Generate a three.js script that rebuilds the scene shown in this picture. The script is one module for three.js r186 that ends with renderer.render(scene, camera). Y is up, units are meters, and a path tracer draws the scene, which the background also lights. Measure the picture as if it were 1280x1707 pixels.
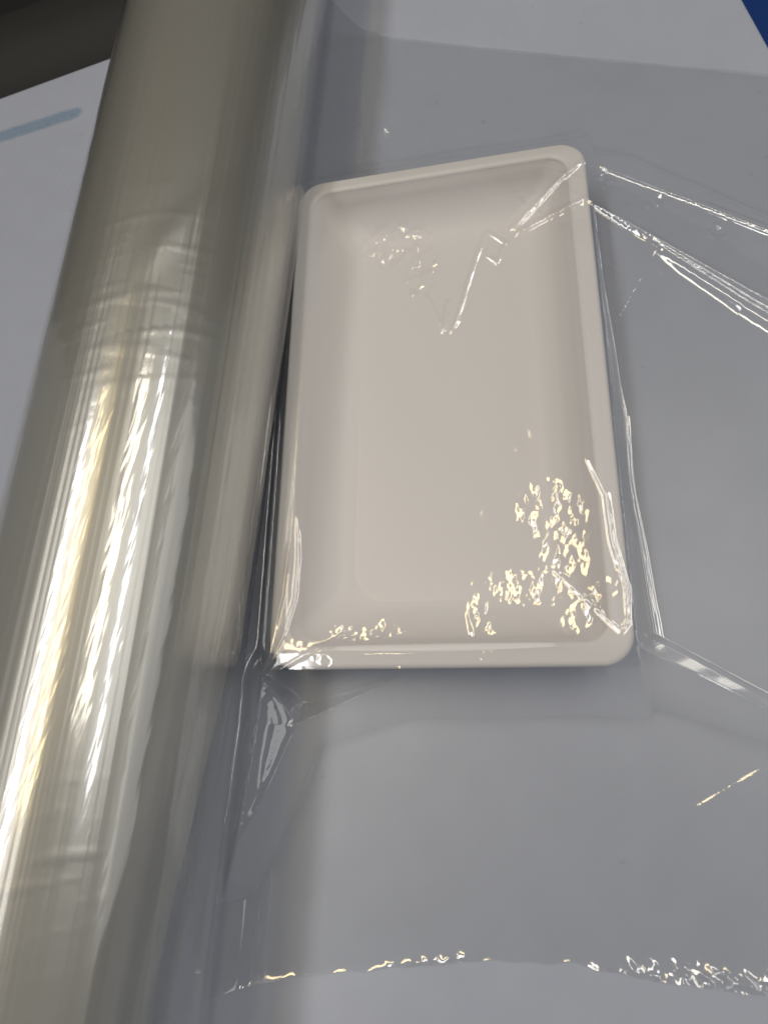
import * as THREE from 'three';
import { RoundedBoxGeometry } from 'three/addons/geometries/RoundedBoxGeometry.js';
import { mergeGeometries } from 'three/addons/utils/BufferGeometryUtils.js';
import { RectAreaLightUniformsLib } from 'three/addons/lights/RectAreaLightUniformsLib.js';

// ---------------------------------------------------------------- camera
const scene = new THREE.Scene();
const camera = new THREE.PerspectiveCamera(73.5, 767 / 1024, 0.01, 20);
const EYE = new THREE.Vector3(0.03227, 0.2641, 0.13502);
camera.position.copy(EYE);
camera.up.set(0.0566, 0.3163, -0.947);
camera.lookAt(EYE.x - 0.2073, EYE.y - 0.92409, EYE.z - 0.32108);
camera.focus = 0.27;
camera.userData.fStop = 14;

// ---------------------------------------------------------------- light: ceiling strip lamps two metres above the table, one added fill panel, dim room around
scene.background = new THREE.Color().setRGB(0.136, 0.139, 0.143);
RectAreaLightUniformsLib.init();
const LAMPS = [
  // x, z0, z1, width, radiance, colour, label
  [-0.84, -0.85, 1.0, 0.22, 10.5, [1.0, 0.985, 0.97], 'white ceiling strip lamp, outermost on the left above the film roll'],
  [-0.45, -0.88, 0.35, 0.13, 11, [1.0, 0.79, 0.42], 'warm ceiling strip lamp between the left white lamp and the tray'],
  [0.55, -0.95, 0.18, 0.16, 11, [1.0, 0.93, 0.80], 'warm ceiling strip lamp above the right side of the tray'],
  [1.2, -1.1, 0.45, 0.20, 10, [1.0, 0.99, 0.98], 'white ceiling strip lamp right of the tray, beside the warm one'],
  [4.0, -1.6, 1.3, 2.4, 1.05, [1.0, 0.98, 0.93], 'broad pale fill panel added far off to the right to brighten the film roll'],  // added unseen fill, gives the roll and the near left fold a pale sheen
];
const CEIL = 2.0;

// ---------------------------------------------------------------- renderer
const renderer = new THREE.WebGLRenderer({ antialias: true });
renderer.toneMapping = THREE.LinearToneMapping;
renderer.toneMappingExposure = 0.87;
renderer.shadowMap.enabled = true;

// ---------------------------------------------------------------- helpers
let seed = 20240611;
const rnd = () => { seed = (seed * 1664525 + 1013904223) >>> 0; return seed / 4294967296; };
const hash = (x, y) => { let h = (x * 374761393 + y * 668265263) | 0; h = Math.imul(h ^ (h >>> 13), 1274126177); return ((h ^ (h >>> 16)) >>> 0) / 4294967296; };
function noise(x, y) {          // gradient noise, about -1 .. 1
  const ix = Math.floor(x), iy = Math.floor(y), fx = x - ix, fy = y - iy;
  const s = fx * fx * fx * (fx * (fx * 6 - 15) + 10), t = fy * fy * fy * (fy * (fy * 6 - 15) + 10);
  const g = (i, j) => { const a = hash(ix + i, iy + j) * 6.2831853; return Math.cos(a) * (fx - i) + Math.sin(a) * (fy - j); };
  const a = g(0, 0), b = g(1, 0), c = g(0, 1), d = g(1, 1);
  return (a + (b - a) * s + (c - a) * t + (a - b - c + d) * s * t) * 1.7;
}
function facets(x, y) {          // flat triangular facets between random heights, as in crumpled film
  const wx = x + 0.35 * noise(x * 0.8, y * 0.8 + 31), wy = y + 0.35 * noise(x * 0.8 + 17, y * 0.8);
  const ix = Math.floor(wx), iy = Math.floor(wy), fx = wx - ix, fy = wy - iy, a = hash(ix, iy), d = hash(ix + 1, iy + 1);
  if (fx > fy) { const b = hash(ix + 1, iy); return (a + (b - a) * fx + (d - b) * fy) * 2 - 1; }
  const c = hash(ix, iy + 1); return (a + (c - a) * fy + (d - c) * fx) * 2 - 1;
}
const fbm = (x, y, n = 3) => { let v = 0, a = 1; for (let i = 0; i < n; i++) { v += a * noise(x, y); a *= 0.5; x = x * 2.03 + 17.1; y = y * 2.03 + 5.7; } return v; };
const clamp = (v, a, b) => Math.min(b, Math.max(a, v));
const smooth = (a, b, v) => { const t = clamp((v - a) / (b - a), 0, 1); return t * t * (3 - 2 * t); };
const smax = (a, b, k) => { const d = Math.max(k - Math.abs(a - b), 0) / k; return Math.max(a, b) + d * d * k * 0.25; };
function mesh(name, g, m, parent = scene) { const o = new THREE.Mesh(g, m); o.name = name; o.castShadow = o.receiveShadow = true; parent.add(o); return o; }
function thing(name, label, category, group) { const o = new THREE.Group(); o.name = name; o.userData = { label, category }; if (group) o.userData.group = group; scene.add(o); return o; }
function grid(nu, nv, f) {       // f(i / nu, j / nv) -> [x, y, z, nx, ny, nz]
  const pos = new Float32Array((nu + 1) * (nv + 1) * 3), nor = new Float32Array(pos.length), uv = new Float32Array((nu + 1) * (nv + 1) * 2), idx = new Uint32Array(nu * nv * 6);
  let k = 0, q = 0;
  for (let j = 0; j <= nv; j++) for (let i = 0; i <= nu; i++, k++) {
    const r = f(i / nu, j / nv);
    pos.set([r[0], r[1], r[2]], k * 3); nor.set([r[3], r[4], r[5]], k * 3); uv.set([i / nu, j / nv], k * 2);
  }
  for (let j = 0; j < nv; j++) for (let i = 0; i < nu; i++) {
    const a = j * (nu + 1) + i, b = a + 1, c = a + nu + 1, d = c + 1;
    idx[q++] = a; idx[q++] = c; idx[q++] = b; idx[q++] = b; idx[q++] = c; idx[q++] = d;
  }
  const g = new THREE.BufferGeometry();
  g.setAttribute('position', new THREE.BufferAttribute(pos, 3)); g.setAttribute('normal', new THREE.BufferAttribute(nor, 3)); g.setAttribute('uv', new THREE.BufferAttribute(uv, 2));
  g.setIndex(new THREE.BufferAttribute(idx, 1));
  return g;
}
function texture(n, f, srgb) {   // f(u, v) -> [r, g, b, a] 0 .. 1
  const d = new Uint8Array(n * n * 4);
  for (let j = 0; j < n; j++) for (let i = 0; i < n; i++) { const c = f(i / n, j / n); for (let k = 0; k < 4; k++) d[(j * n + i) * 4 + k] = clamp(Math.round((c[k] ?? 1) * 255), 0, 255); }
  const t = new THREE.DataTexture(d, n, n); t.magFilter = THREE.LinearFilter; t.minFilter = THREE.LinearFilter; t.wrapS = t.wrapT = THREE.RepeatWrapping;
  if (srgb) t.colorSpace = THREE.SRGBColorSpace;
  t.needsUpdate = true; return t;
}

// ---------------------------------------------------------------- the table top: far edge and right edge as in the photograph
const E1 = new THREE.Vector2(0.9812, -0.1931), E2 = new THREE.Vector2(0.1931, 0.9812);        // along the far edge, along the right edge (x, z)
const CORNER = new THREE.Vector2(0.1233, -0.3257);                                               // far right corner
const TW = 1.5, TD = 1.1, TT = 0.024;
const tableTurn = Math.atan2(-E1.y, E1.x);
const tableTex = texture(1024, (u, v) => {
  const n = fbm(u * 90, v * 70, 3) * 0.5, w = fbm(u * 9 + 4, v * 7, 4);
  let c = 0.715 + 0.010 * w + 0.012 * n;
  if (noise(u * 400, v * 300) > 0.93 && noise(u * 40 + 9, v * 30) > 0.1) c -= 0.06;
  return [c * 0.972, c * 1.0, c * 1.078, 1];
}, true);
const tableRough = texture(512, (u, v) => { const c = 0.55 + 0.10 * fbm(u * 14, v * 11, 4); return [c, c, c, 1]; });
const tableMat = new THREE.MeshPhysicalMaterial({ map: tableTex, roughness: 0.58, roughnessMap: tableRough, metalness: 0, ior: 1.5 });
const table = thing('table', 'pale grey-white table top that carries the film roll and the tray', 'table');
table.userData.kind = 'structure';
delete table.userData.category;
table.position.set(CORNER.x, 0, CORNER.y); table.rotation.y = tableTurn;
{
  const g = new RoundedBoxGeometry(TW, TT, TD, 3, 0.002); g.translate(-TW / 2, -TT / 2, TD / 2);
  mesh('table_top', g, tableMat, table);
}
const toTable = (x, z) => { const v = new THREE.Vector2(x - CORNER.x, z - CORNER.y); return [v.dot(E1), v.dot(E2)]; };
// the pale blue marker stroke left of the roll: ink on the table, with its own ragged outline
{
  const a = toTable(-0.300, -0.2085), b = toTable(-0.2175, -0.2205);
  const len = Math.hypot(b[0] - a[0], b[1] - a[1]) + 0.012, wid = 0.0125;
  const tex = texture(256, (u, v) => {
    const e = Math.abs(v - 0.5) * 2, along = smooth(0.0, 0.05, u) * (1 - smooth(0.93, 0.985, u + 0.05 * (e * e)));
    const edge = 1 - smooth(0.45 + 0.15 * noise(u * 14, v * 2), 0.98, e);
    const streak = 0.62 + 0.22 * noise(u * 5, v * 22) + 0.16 * noise(u * 40, v * 12);
    return [0.36, 0.57, 0.70, clamp(edge * along * streak * 0.5, 0, 1)];
  }, true);
  const g = new THREE.PlaneGeometry(len, wid); g.rotateX(-Math.PI / 2);
  const m = new THREE.MeshStandardMaterial({ map: tex, transparent: true, roughness: 0.6 });
  const o = mesh('marker_stroke', g, m, table);
  o.position.set((a[0] + b[0]) / 2, 0.0002, (a[1] + b[1]) / 2); o.rotation.y = Math.atan2(-(b[1] - a[1]), b[0] - a[0]);
  o.userData.label = 'pale blue smeared marker stroke on the table';
}

// ---------------------------------------------------------------- the film roll
const RX = -0.10787, RK = -0.05085, RR = 0.04573, RZ0 = -0.34, RZ1 = 0.30;
const rollLen = (RZ1 - RZ0) * Math.hypot(1, RK);
const roll = thing('film_roll', 'thick roll of clear plastic film lying left of the white tray', 'film roll');
roll.position.set(RX, 0, 0); roll.rotation.y = Math.atan2(RK, 1);
const zMid = (RZ0 + RZ1) / 2 * Math.hypot(1, RK);
// local frame: axis along z, angle t from straight up, positive towards +x
function around(radius, t, z, h) {
  const e = 0.0006, f = (a, b) => radius + h(a, b);
  const r = f(t, z), rt = (f(t + e, z) - f(t - e, z)) / (2 * e), rz = (f(t, z + e * 0.1) - f(t, z - e * 0.1)) / (e * 0.2);
  const s = Math.sin(t), c = Math.cos(t);
  let nx = s - c * rt / r, ny = c + s * rt / r, nz = -rz; const l = Math.hypot(nx, ny, nz);
  return [s * r, RR + c * r, z, nx / l, ny / l, nz / l];
}
{
  const zA = zMid - rollLen / 2, zB = zMid + rollLen / 2;
  // wound body: faint longitudinal bands where the layers are thicker or thinner
  const bodyH = (t, z) => {
    let h = 0.00016 * noise(t * 5 + 3, z * 3) + 0.00009 * noise(t * 14, z * 5 + 7) + 0.00003 * noise(t * 45, z * 7);
    // the last turns hang loose on the right flank, so the tight winding is narrower there
    h -= (0.0035 + 0.0125 * smooth(0.07, 0.24, z)) * smooth(0.75, 1.5, t) * (1 - smooth(2.3, 3.0, t));
    const wr = Math.exp(-(((z + 0.002) / 0.045) ** 2)) * smooth(-0.75, -0.2, t) * (1 - smooth(0.55, 1.1, t)) + 0.8 * Math.exp(-(((z - 0.165) / 0.02) ** 2)) * smooth(-0.2, 0.3, t) * (1 - smooth(0.9, 1.3, t));
    h += wr * 0.00013 * Math.max(0, noise(t * 1.7 + 5, z * 210 + 1.6 * Math.sin(t * 1.6)));
    const u = (z + 0.050) - (0.62 - t) * 0.075, u2 = (z + 0.062) - (t - 0.75) * 0.11;
    h += 0.0007 * Math.exp(-((u / 0.011) ** 2)) * smooth(0.12, 0.42, t) * (1 - smooth(0.55, 0.95, t));
    return h;
  };
  const bodyMat = new THREE.MeshPhysicalMaterial({ color: new THREE.Color().setRGB(0.54, 0.532, 0.497), metalness: 0.62, roughness: 0.31 });
  const shell = grid(400, 480, (u, v) => around(RR - 0.0009, -Math.PI + 2 * Math.PI * u, zA + (zB - zA) * v, bodyH));
  mesh('wound_film', shell, bodyMat, roll);
  const ring = new THREE.RingGeometry(0.0200, RR - 0.0009, 96, 24);
  const endMat = new THREE.MeshPhysicalMaterial({ color: new THREE.Color().setRGB(0.36, 0.35, 0.30), metalness: 0.3, roughness: 0.4 });
  for (const [z, turn] of [[zA, Math.PI], [zB, 0]]) { const g = ring.clone(); g.rotateY(turn); g.translate(0, RR, z); mesh('wound_end', g, endMat, roll); }
  // cardboard core
  const core = new THREE.LatheGeometry([[0.0165, -0.004], [0.0198, -0.004], [0.0198, rollLen + 0.004], [0.0165, rollLen + 0.004], [0.0165, -0.004]].map((p) => new THREE.Vector2(...p)), 64);
  core.rotateX(Math.PI / 2); core.translate(0, RR, zA);
  mesh('cardboard_core', core, new THREE.MeshStandardMaterial({ color: new THREE.Color().setRGB(0.30, 0.22, 0.14), roughness: 0.9 }), roll);
  // loose outermost layer: dimples along the axis, tight wrinkles across, one slack diagonal fold
  const outerH = (t, z) => {
    let h = 0.00010 * noise(t * 6, z * 6 + 3) + 0.000022 * noise(t * 13 + z * 60, z * 22);
    const q = t * RR + 0.12 * z, n1 = noise(q / 0.0010, z / 0.0065), n2 = noise((q + 0.1 * z) / 0.0017, z / 0.0070 + 11);
    const band = 0.45 + 0.55 * smooth(-0.02, 0.06, z);
    h += band * (1 - 0.7 * smooth(0.6, 0.8, t)) * (0.000015 * n1 + 0.000006 * n2);
    const wr = Math.exp(-(((z + 0.002) / 0.045) ** 2)) * smooth(-0.75, -0.2, t) * (1 - smooth(0.55, 1.1, t));
    h += wr * 0.00008 * Math.max(0, noise(t * 1.7 + 5, z * 210 + 1.6 * Math.sin(t * 1.6)));
    h += 0.00006 * smooth(0.9, 1.2, t) * noise(t * 20, z * 5);
    return h;
  };
  const filmMat = new THREE.MeshPhysicalMaterial({ color: 0xffffff, transmission: 1, thickness: 0, roughness: 0.10, ior: 1.9 });
  // loose turns between the tight winding and the outermost layer on the flank where the film leaves the roll
  const slackMat = new THREE.MeshPhysicalMaterial({ color: new THREE.Color().setRGB(0.965, 0.962, 0.95), transmission: 1, thickness: 0, roughness: 0.24, ior: 1.6 });
  mesh('slack_layer', grid(220, 240, (u, v) => around(RR, -1.95 + 4.5 * u, zA + (zB - zA) * v, (t, z) => 0.55 * (bodyH(t, z)) - 0.0005 + 0.00012 * smooth(0.8, 1.1, t) * noise(t * 12 + 3, z * 5))), slackMat, roll);
  const g = grid(640, 700, (u, v) => around(RR, -1.9 + 4.1 * u, zA + (zB - zA) * v, outerH));
  mesh('outer_layer', g, filmMat, roll);
}

// ---------------------------------------------------------------- the tray
const W = 0.1272, L = 0.22, HR = 0.028;
const traySDF = (x, z, r) => { const a = Math.abs(x) - W / 2 + r, b = Math.abs(z) - L / 2 + r; return Math.hypot(Math.max(a, 0), Math.max(b, 0)) + Math.min(Math.max(a, b), 0) - r; };
function ringPts(w, l, r, n = 14) {
  const p = [];
  for (const [sx, sz, a0] of [[1, 1, 0], [-1, 1, 1], [-1, -1, 2], [1, -1, 3]]) for (let i = 0; i <= n; i++) {
    const a = (a0 + i / n) * Math.PI / 2; p.push([sx * (w / 2 - r) + r * Math.cos(a), sz * (l / 2 - r) + r * Math.sin(a)]);
  }
  return p;
}
function loftRings(rows) {        // rows: [inset, y, corner radius]; closed rings
  const rings = rows.map(([inset, y, r]) => ringPts(W - 2 * inset, L - 2 * inset, r).map(([x, z]) => [x, y, z]));
  const n = rings[0].length, pos = [], idx = [];
  rings.forEach((g) => g.forEach((p) => pos.push(...p)));
  for (let j = 0; j < rings.length - 1; j++) for (let i = 0; i < n; i++) {
    const a = j * n + i, b = j * n + (i + 1) % n; idx.push(a, a + n, b, b, a + n, b + n);
  }
  const g = new THREE.BufferGeometry(); g.setAttribute('position', new THREE.Float32BufferAttribute(pos, 3)); g.setIndex(idx); g.computeVertexNormals(); return g;
}
{
  const tray = thing('tray', 'shallow white rectangular tray with rounded corners under the stretched film', 'tray');
  const trayMat = new THREE.MeshPhysicalMaterial({ color: new THREE.Color().setRGB(0.84, 0.812, 0.812), roughness: 0.38, ior: 1.45 });
  const arc = (cx, cy, r, a0, a1, n, cr) => Array.from({ length: n + 1 }, (_, i) => { const a = a0 + (a1 - a0) * i / n; return [cx - r * Math.cos(a), cy + r * Math.sin(a), cr]; });
  // rim: rounded lip, from the outer underside over the top to the inner edge
  const rim = [[0.0035, HR - 0.0045, 0.009], [0.0012, HR - 0.0045, 0.011], ...arc(0.0022, HR - 0.0033, 0.0022, -0.9, Math.PI / 2, 8, 0.0112), [0.0045, HR - 0.0005, 0.0095], [0.0066, HR + 0.0001, 0.0085], ...arc(0.0068, HR - 0.0016, 0.0015, Math.PI / 2, 2.75, 6, 0.0080)];
  mesh('rim', loftRings(rim), trayMat, tray);
  const inner = [[0.0081, HR - 0.0010, 0.0078], [0.0088, HR - 0.0026, 0.0078], ...Array.from({ length: 12 }, (_, i) => { const q = (i + 1) / 12, a = q * Math.PI / 2; return [0.0098 + 0.0172 * (1 - Math.cos(a)) ** 0.9, 0.0085 + 0.0168 * (1 - Math.sin(a)) ** 0.9, 0.008 + 0.006 * q]; })];
  const lofted = loftRings(inner);
  const floorG = new THREE.PlaneGeometry(W - 0.053, L - 0.053); floorG.rotateX(-Math.PI / 2); floorG.translate(0, 0.0057, 0);
  const fl = new THREE.ShapeGeometry(new THREE.Shape(ringPts(W - 0.0538, L - 0.0538, 0.014).map((p) => new THREE.Vector2(...p)))); fl.rotateX(Math.PI / 2); fl.scale(1, 1, 1); fl.translate(0, 0.0085, 0);
  mesh('inner_wall', lofted, trayMat, tray);
  mesh('tray_floor', fl, trayMat, tray);
  mesh('outer_wall', loftRings([[0.016, 0.0, 0.011], [0.0145, 0.0004, 0.012], [0.0130, 0.002, 0.0125], [0.0045, HR - 0.006, 0.010], [0.0034, HR - 0.0046, 0.009]]), trayMat, tray);
}

// ---------------------------------------------------------------- the film sheet: one surface over table, tray rim and roll flank
const rollX = (z) => RX + RK * z;                                        // axis of the roll at z
const ridges = [   // folds standing up from the sheet: [x, z, height, half width of the top] along the crest, slope to either side, depth of the hollow along the top
  { p: [[0.0630, -0.0853, 0.0292, 0.0089], [0.0954, -0.0642, 0.0234, 0.0118], [0.1277, -0.0426, 0.0176, 0.0149], [0.2000, 0.0060, 0.010, 0.022]], s: [0.8, 0.30], k: 0.0009, dip: 0.10, tilt: 0.08 },
  { p: [[0.0640, 0.1038, 0.0268, 0.0002], [0.0816, 0.1120, 0.0225, 0.0003], [0.1023, 0.1228, 0.0185, 0.0006], [0.17, 0.158, 0.006, 0.002]], s: [2.4, 1.6], k: 0.0010 },
  { p: [[-0.0636, 0.1135, 0.0286, 0.0003], [-0.0598, 0.1290, 0.0226, 0.0055], [-0.0648, 0.1495, 0.0238, 0.0030], [-0.0701, 0.1666, 0.0252, 0.0003], [-0.0744, 0.1802, 0.0215, 0.0002], [-0.0850, 0.1950, 0.0080, 0]], s: [2.2, 1.0], k: 0.0005, tilt: 0.83 },
  { p: [[-0.0542, 0.1290, 0.0186, 0], [-0.0330, 0.1200, 0.0200, 0], [-0.0143, 0.1120, 0.0222, 0]], s: [0.9, 1.6], k: 0.0005 },
  // the far left, between the roll and the tray: a blister and a shallow step
  { p: [[-0.0600, -0.2421, 0.0042, 0.004], [-0.0560, -0.2072, 0.0046, 0.006], [-0.0605, -0.1745, 0.0034, 0.003], [-0.0615, -0.1565, 0.0026, 0.001]], s: [1.1, 1.1], k: 0.0010 },
  { p: [[-0.0329, -0.2254, 0.0030, 0.0005], [-0.0310, -0.1950, 0.0038, 0.0018], [-0.0294, -0.1632, 0.0026, 0.0005]], s: [0.8, 0.25], k: 0.0010 },
];
const creases = [  // thin raised lines in the sheet: points, height, width
  { p: [[0.0618, -0.0955], [0.0480, -0.0835], [0.0322, -0.0678]], a: 0.0011, w: 0.0010 },
  { p: [[0.0615, -0.0754], [0.0470, -0.0705], [0.0345, -0.0650]], a: 0.0011, w: 0.0011 },
  { p: [[0.0340, -0.0680], [0.0335, -0.0645]], a: 0.0003, w: 0.0010 },
  { p: [[0.0217, -0.0682], [0.0288, -0.0609]], a: 0.00032, w: 0.0007 },
  { p: [[0.0288, -0.0609], [0.0250, -0.0525]], a: 0.00035, w: 0.0009 },
  { p: [[0.0250, -0.0525], [0.0215, -0.0560], [0.0217, -0.0682]], a: 0.0003, w: 0.0007 },
  { p: [[0.0207, -0.0674], [0.0140, -0.0480], [0.0085, -0.0300], [0.0058, -0.0235]], a: 0.00060, w: 0.0008 },
  { p: [[-0.0055, -0.0440], [-0.0010, -0.0320], [0.0024, -0.0242], [0.0043, -0.0367]], a: 0.00050, w: 0.0008 },
  { p: [[0.0150, -0.0360], [0.0075, -0.0250]], a: 0.00018, w: 0.0006 },
  { p: [[0.0140, 0.1080], [0.0250, 0.1098], [0.0420, 0.1102], [0.0560, 0.1085]], a: 0.0003, w: 0.0007 },
  { p: [[0.0540, 0.0380], [0.0585, 0.0520], [0.0590, 0.0680], [0.0620, 0.0850], [0.0612, 0.0965]], a: 0.00032, w: 0.0006 },
  { p: [[0.0612, 0.0965], [0.0590, 0.0990], [0.0500, 0.0890], [0.0400, 0.0780]], a: 0.00030, w: 0.0006 },
  { p: [[-0.0540, 0.0540], [-0.0530, 0.0700], [-0.0535, 0.0850], [-0.0570, 0.0980], [-0.0640, 0.1134]], a: 0.00035, w: 0.0006 },
  { p: [[-0.0570, 0.0640], [-0.0585, 0.0840], [-0.0640, 0.1134]], a: 0.00035, w: 0.0006 },
  { p: [[-0.0640, 0.1134], [-0.0520, 0.1070], [-0.0400, 0.1010], [-0.0320, 0.0960]], a: 0.00032, w: 0.0006 },
  { p: [[-0.0640, 0.1134], [-0.0500, 0.1105]], a: 0.0003, w: 0.0006 },
  { p: [[0.0700, -0.0960], [0.0690, -0.0870]], a: 0.0003, w: 0.0008 },
  { p: [[0.0818, 0.1527], [0.0939, 0.1456], [0.1049, 0.1392]], a: 0.0003, w: 0.0006 },
  { p: [[0.0633, -0.0957], [0.0958, -0.0780], [0.1300, -0.0589], [0.17, -0.037]], a: 0.00072, w: 0.0010 },
  { p: [[0.0628, -0.0749], [0.0951, -0.0503], [0.1255, -0.0263], [0.16, 0.0005]], a: 0.00072, w: 0.0010 },
  { p: [[0.0640, -0.0738], [0.0826, -0.0576], [0.1256, -0.0201], [0.16, 0.010]], a: 0.00068, w: 0.0010 },
  { p: [[0.0815, -0.0520], [0.1035, -0.0315], [0.1255, -0.0110], [0.16, 0.02]], a: 0.0013, w: 0.0032, soft: 1 },
  { p: [[0.1017, -0.0816], [0.1317, -0.0671], [0.16, -0.053]], a: 0.0005, w: 0.0009 },
  { p: [[-0.0636, 0.1135], [-0.0652, 0.1290], [-0.0678, 0.1495], [-0.0701, 0.1666], [-0.0744, 0.1802]], a: 0.0010, w: 0.0012 },
  { p: [[-0.0636, 0.1135], [-0.0600, 0.1280], [-0.0640, 0.1500]], a: 0.0003, w: 0.0012 },
  { p: [[-0.0490, 0.1240], [-0.0542, 0.1290]], a: 0.0008, w: 0.0014 },
  { p: [[-0.0400, 0.1230], [-0.0542, 0.1290]], a: 0.0006, w: 0.0012 },
  { p: [[-0.0636, 0.1135], [-0.0570, 0.1210], [-0.0542, 0.1290]], a: 0.0005, w: 0.0010 },
  { p: [[-0.0542, 0.1290], [-0.0330, 0.1200], [-0.0143, 0.1120]], a: 0.0011, w: 0.0012 },
  { p: [[-0.0542, 0.1290], [-0.0618, 0.1495], [-0.0690, 0.1640]], a: 0.0005, w: 0.0009 },
];
const patches = [  // crumpled spots: centre, radii, turn, amplitude, wavelength
  [0.0400, 0.0560, 0.011, 0.011, 0, 0.00018, 0.0048],
  [0.0430, 0.0720, 0.009, 0.010, 0, 0.00018, 0.0052],
  [0.0280, 0.0830, 0.016, 0.0055, -0.15, 0.00017, 0.0046],
  [0.0140, 0.0960, 0.004, 0.011, 0.25, 0.00018, 0.0046],
  [0.0500, 0.0900, 0.012, 0.004, 0.8, 0.00014, 0.0042],
  [-0.0215, 0.0970, 0.0075, 0.0040, -0.1, 0.00014, 0.0052],
  [-0.0340, 0.0985, 0.0075, 0.0026, -0.4, 0.00010, 0.0040],
  [-0.0460, 0.1045, 0.008, 0.0018, -0.5, 0.00008, 0.0036],
  [-0.0180, -0.0690, 0.015, 0.009, 0.2, 0.00042, 0.0062],
  [-0.0060, -0.0520, 0.006, 0.012, -0.3, 0.00036, 0.0056],
  
  [-0.0460, 0.1240, 0.006, 0.003, 0.3, 0.00030, 0.0040],
  [0.0880, -0.0750, 0.005, 0.003, 0.4, 0.00016, 0.0050],
  [0.1114, -0.0600, 0.006, 0.003, 0.5, 0.00016, 0.0050],
  [0.0700, -0.0850, 0.003, 0.004, 0.5, 0.00016, 0.0040],
  [0.0450, -0.0760, 0.013, 0.004, -0.75, 0.00016, 0.0040],
  [0.0150, 0.0230, 0.030, 0.008, -0.2, 0.00004, 0.0070],
  [0.0060, 0.0520, 0.024, 0.013, 0.2, 0.00003, 0.0075],
];
function nearest(p, x, z) {      // distance, side and position along a polyline
  let best = [1e9, 0, 0, 0];
  for (let i = 0; i < p.length - 1; i++) {
    const ax = p[i][0], az = p[i][1], bx = p[i + 1][0] - ax, bz = p[i + 1][1] - az;
    const t = clamp(((x - ax) * bx + (z - az) * bz) / (bx * bx + bz * bz), 0, 1), dx = x - ax - t * bx, dz = z - az - t * bz, d = dx * dx + dz * dz;
    if (d < best[0]) best = [d, bx * dz - bz * dx, i, t];
  }
  best[0] = Math.sqrt(best[0]); return best;
}
for (const c of [...ridges, ...creases]) {
  const xs = c.p.map((q) => q[0]), zs = c.p.map((q) => q[1]), m = c.a ? c.w * 4 + 0.002 : 0.08;
  c.box = [Math.min(...xs) - m, Math.max(...xs) + m, Math.min(...zs) - m, Math.max(...zs) + m];
}
const inBox = (b, x, z) => x > b[0] && x < b[1] && z > b[2] && z < b[3];
const zTop = (x) => { const P = [[-0.10, -0.262], [-0.0586, -0.2466], [-0.0307, -0.2297], [0.0083, -0.2133], [0.0505, -0.196], [0.15, -0.1565], [0.26, -0.118]]; let i = 0; while (i < P.length - 2 && x > P[i + 1][0]) i++; const t = (x - P[i][0]) / (P[i + 1][0] - P[i][0]); return P[i][1] + t * (P[i + 1][1] - P[i][1]); };
const zBot = (x) => { const P = [[-0.12, 0.226], [-0.0898, 0.2181], [-0.0589, 0.2108], [-0.0248, 0.2066], [0.0078, 0.2023], [0.0387, 0.201], [0.064, 0.2042], [0.0949, 0.2046], [0.26, 0.212]]; let i = 0; while (i < P.length - 2 && x > P[i + 1][0]) i++; const t = (x - P[i][0]) / (P[i + 1][0] - P[i][0]); return P[i][1] + t * (P[i + 1][1] - P[i][1]) + 0.0006 * noise(x * 120, 3); };
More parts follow.
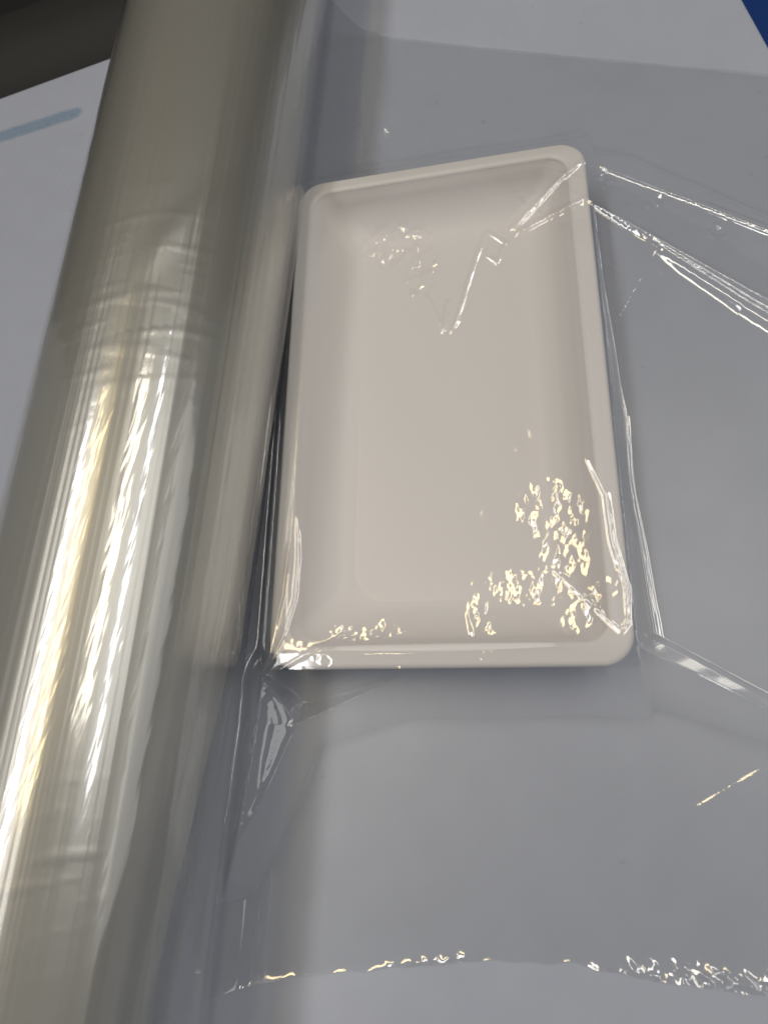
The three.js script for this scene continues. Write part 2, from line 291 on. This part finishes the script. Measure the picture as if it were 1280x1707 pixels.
function sheetH(x, z) {
  const w = (z < 0 ? 0.034 : 0.019), ax = Math.abs(x) - W / 2 - 0.0004, az = Math.abs(z) - L / 2 - 0.0004;
  const wx = x > 0 ? 0.0095 + 0.003 * noise(z * 14, 2) : 0.02, tx = Math.max(ax, 0) / wx, tz = Math.max(az, 0) / (w + 0.004 * noise(x * 16, 5));
  const rimIn = clamp((0.0075 + Math.max(ax, az)) / 0.0075, 0, 1), sideX = smooth(-0.004, 0.004, ax - az) * (x > 0 ? 1 : 0), top = HR + 0.0012 - (0.0014 - 0.0014 * sideX) * rimIn;
  let h = 0.0009;
  h += 0.00028 * noise(x * 34 + 1.7, z * 26) + 0.00016 * noise(x * 80, z * 75 + 4);
  // held up a little by the long folds on the right and by the roll on the left
  { const q = Math.max(0, x - 0.064); h += 0.115 * (q * q / (q + 0.006)) * smooth(-0.06, 0.0, z); }
  { const q = Math.min(0, x - 0.006); h += 1.25 * q * q * smooth(0.095, 0.12, z) * smooth(-0.10, -0.06, x); }
  const t = Math.hypot(tx, tz);
  if (t < 1.5) {
    const px = clamp(x / (W / 2 - 0.004), -1, 1), pz = clamp(z / (L / 2 - 0.005), -1, 1);
    const sag = 0.0042 * (1 - px * px) * (z < 0.02 ? 1 - ((z - 0.02) / 0.125) ** 2 : 1 - Math.min(1, (z - 0.02) / 0.085) ** 30);
    h = smax(h, t >= 1 ? (1 - t) * 0.012 : (top - sag) * Math.pow(1 - t, 1.3 + 0.4 * sideX), 0.004);
  }
  const dr = x - (rollX(z) + 0.0370);
  h = smax(h, dr > 0.022 ? (0.022 - dr) * 0.5 : 0.0175 * Math.pow(clamp(1 - dr / 0.022, 0, 1.05), 1.5), 0.003);
  let fold = -1;
  for (const r of ridges) {
    if (!inBox(r.box, x, z)) continue;
    const [d, side, i, q] = nearest(r.p, x, z), a = r.p[i], b = r.p[i + 1];
    const hw = (a[3] ?? 0) + ((b[3] ?? 0) - (a[3] ?? 0)) * q, near = Math.exp(-(((d - hw) / 0.0022) ** 2));
    let H = a[2] + (b[2] - a[2]) * q + near * 0.00002 * noise(x * 260, z * 260) + 0.00004 * noise(x * 60, z * 60);
    if (r.tilt) H += r.tilt * Math.sign(side) * Math.min(d, hw);
    if (r.dip && d < hw) H -= r.dip * hw * (1 - (d / hw) ** 2) * 0.5;
    fold = smax(fold, H - (side < 0 ? r.s[0] : r.s[1]) * Math.max(0, d - hw), r.k * 2);
  }
  h = smax(h, fold, 0.003);
  for (const c of creases) {
    if (!inBox(c.box, x, z)) continue;
    const [d, , i, q] = nearest(c.p, x, z), s = (i + q) / (c.p.length - 1);
    const wob = 0.00008 * noise(x * 300, z * 300);
    h += c.a * (c.soft ? 0.9 + 0.1 * noise(x * 60, z * 60) : 0.85 + 0.06 * noise(x * 900 + 5, z * 900) + 0.08 * noise(x * 160, z * 160)) * Math.exp(-(((d + wob) / (c.w * 1.35)) ** 2)) * (0.55 + 0.45 * smooth(0, 0.2, s) * (1 - smooth(0.8, 1, s)));
  }
  for (const [px, pz, rx, rz, turn, amp, wl] of patches) {
    const dx = x - px, dz = z - pz; if (dx * dx + dz * dz > 0.0016) continue;
    const c = Math.cos(turn), s = Math.sin(turn), u = (c * dx - s * dz) / rx, v = (s * dx + c * dz) / rz, m = smooth(1.35, 0.75, Math.hypot(u, v));
    if (m <= 0) continue;
    const k = 1 / (wl * 0.5), n = facets(x * k + 0.35 * z * k, z * k * 0.8), n2 = noise(x * k * 1.4 + 7, z * k * 1.4);
    h += amp * 1.05 * m * (n + 0.12 * n2);
  }
  // loose edges: crumpled and slightly lifted near the viewer, a thin curled lip far off
  const eb = zBot(x) - z;
  if (eb < 0.02) {
    const right = smooth(0.03, 0.075, x), c = 0.05 + 0.95 * Math.max(right, 0.8 * Math.exp(-(((x + 0.006) / 0.010) ** 2))), m = Math.exp(-eb / (0.0016 + 0.0022 * right));
    h += m * smooth(-0.085, -0.055, x) * (0.0008 + 0.0018 * c * (0.6 + 0.4 * noise(x * 60, 8)) + c * 0.0011 * facets(x * 330, z * 420));
  }
  const et = z - zTop(x);
  if (et < 0.02) h += Math.exp(-et / 0.003) * (0.0004 + 0.0004 * noise(x * 25, 4));
  return h;
}
{
  const xL = (z) => rollX(z) + 0.0370, xR = (z) => CORNER.x + (z - CORNER.y) * (E2.x / E2.y) - 0.001;
  const e = 0.00012;
  const g = grid(760, 1080, (u, v) => {
    // rows run between the loose edges; solve the row's x first at the middle z
    let z = -0.24 + 0.45 * v, x = 0;
    for (let k = 0; k < 3; k++) { x = xL(z) + (xR(z) - xL(z)) * u; z = zTop(x) + (zBot(x) - zTop(x)) * v; }
    const h = sheetH(x, z), gx = (sheetH(x + e, z) - sheetH(x - e, z)) / (2 * e), gz = (sheetH(x, z + e) - sheetH(x, z - e)) / (2 * e), l = Math.hypot(gx, 1, gz);
    return [x, h, z, -gx / l, 1 / l, -gz / l];
  });
  const mat = new THREE.MeshPhysicalMaterial({ color: new THREE.Color().setRGB(0.98, 0.98, 0.973), transmission: 1, thickness: 0, roughness: 0.06, ior: 2.0 });
  const o = mesh('film_sheet', g, mat);
  o.userData = { label: 'creased clear plastic film sheet stretched from the roll over the white tray', category: 'plastic film' };
}

// ---------------------------------------------------------------- beyond the table
{
  const dark = thing('dark_panel', 'dark grey-black rounded panel just beyond the far left edge of the table', 'panel');
  const g = new RoundedBoxGeometry(0.9, 0.72, 0.12, 10, 0.058); g.translate(-0.62, -0.02 - 0.36, -0.062);
  mesh('panel_body', g, new THREE.MeshStandardMaterial({ color: new THREE.Color().setRGB(0.015, 0.0135, 0.013), roughness: 0.7 }), dark);
  dark.position.set(CORNER.x, 0.02, CORNER.y); dark.rotation.y = tableTurn;
  const blue = thing('storage_box', 'saturated blue plastic box beyond the right table edge', 'box');
  const bm = new THREE.MeshPhysicalMaterial({ color: new THREE.Color().setRGB(0.004, 0.035, 0.19), roughness: 0.45 });
  const body = new RoundedBoxGeometry(0.40, 0.60, 0.55, 4, 0.012); body.translate(0.225, -0.45, 0.10);
  const lid = new RoundedBoxGeometry(0.415, 0.03, 0.565, 4, 0.008); lid.translate(0.225, -0.145, 0.10);
  mesh('box_body', body, bm, blue); mesh('lid', lid, bm, blue);
  blue.position.set(CORNER.x, 0, CORNER.y); blue.rotation.y = tableTurn;
  const floor = mesh('floor', new THREE.PlaneGeometry(8, 8).rotateX(-Math.PI / 2), new THREE.MeshStandardMaterial({ color: new THREE.Color().setRGB(0.035, 0.034, 0.033), roughness: 0.8 }));
  floor.position.y = -0.752; floor.userData = { kind: 'structure', label: 'dark floor below the table' };
}

{
  const wall = mesh('wall', new THREE.BoxGeometry(9, 4, 0.1), new THREE.MeshStandardMaterial({ color: new THREE.Color().setRGB(0.045, 0.044, 0.042), roughness: 0.8 }));
  wall.position.set(0, 1.25, -2.7); wall.userData = { kind: 'structure', label: 'dark wall far beyond the table' };
}

// ---------------------------------------------------------------- ceiling lamps and the added fill panel
for (const [x, z0, z1, w, power, rgb, label] of LAMPS) {
  const len = z1 - z0, lamp = thing(scene.getObjectByName('ceiling_lamp') ? 'ceiling_lamp_' + String(LAMPS.findIndex((q) => q[0] === x)).padStart(3, '0') : 'ceiling_lamp', label, 'ceiling lamp', undefined);
  lamp.position.set(x, CEIL, (z0 + z1) / 2);
  const housing = new RoundedBoxGeometry(w + 0.02, 0.04, len + 0.04, 2, 0.006); housing.translate(0, 0.024, 0);
  mesh('housing', housing, new THREE.MeshStandardMaterial({ color: 0xcfcfcf, roughness: 0.6 }), lamp);
  const c = new THREE.Color().setRGB(...rgb);
  mesh('lamp_diffuser', new THREE.PlaneGeometry(w, len).rotateX(Math.PI / 2), new THREE.MeshStandardMaterial({ color: 0xffffff, emissive: c, emissiveIntensity: 0.5 }), lamp);
  const light = new THREE.RectAreaLight(c, power, w, len);
  light.position.set(0, -0.006, 0); light.rotation.x = -Math.PI / 2; light.name = 'lamp_light';
  lamp.add(light);
}

renderer.render(scene, camera);
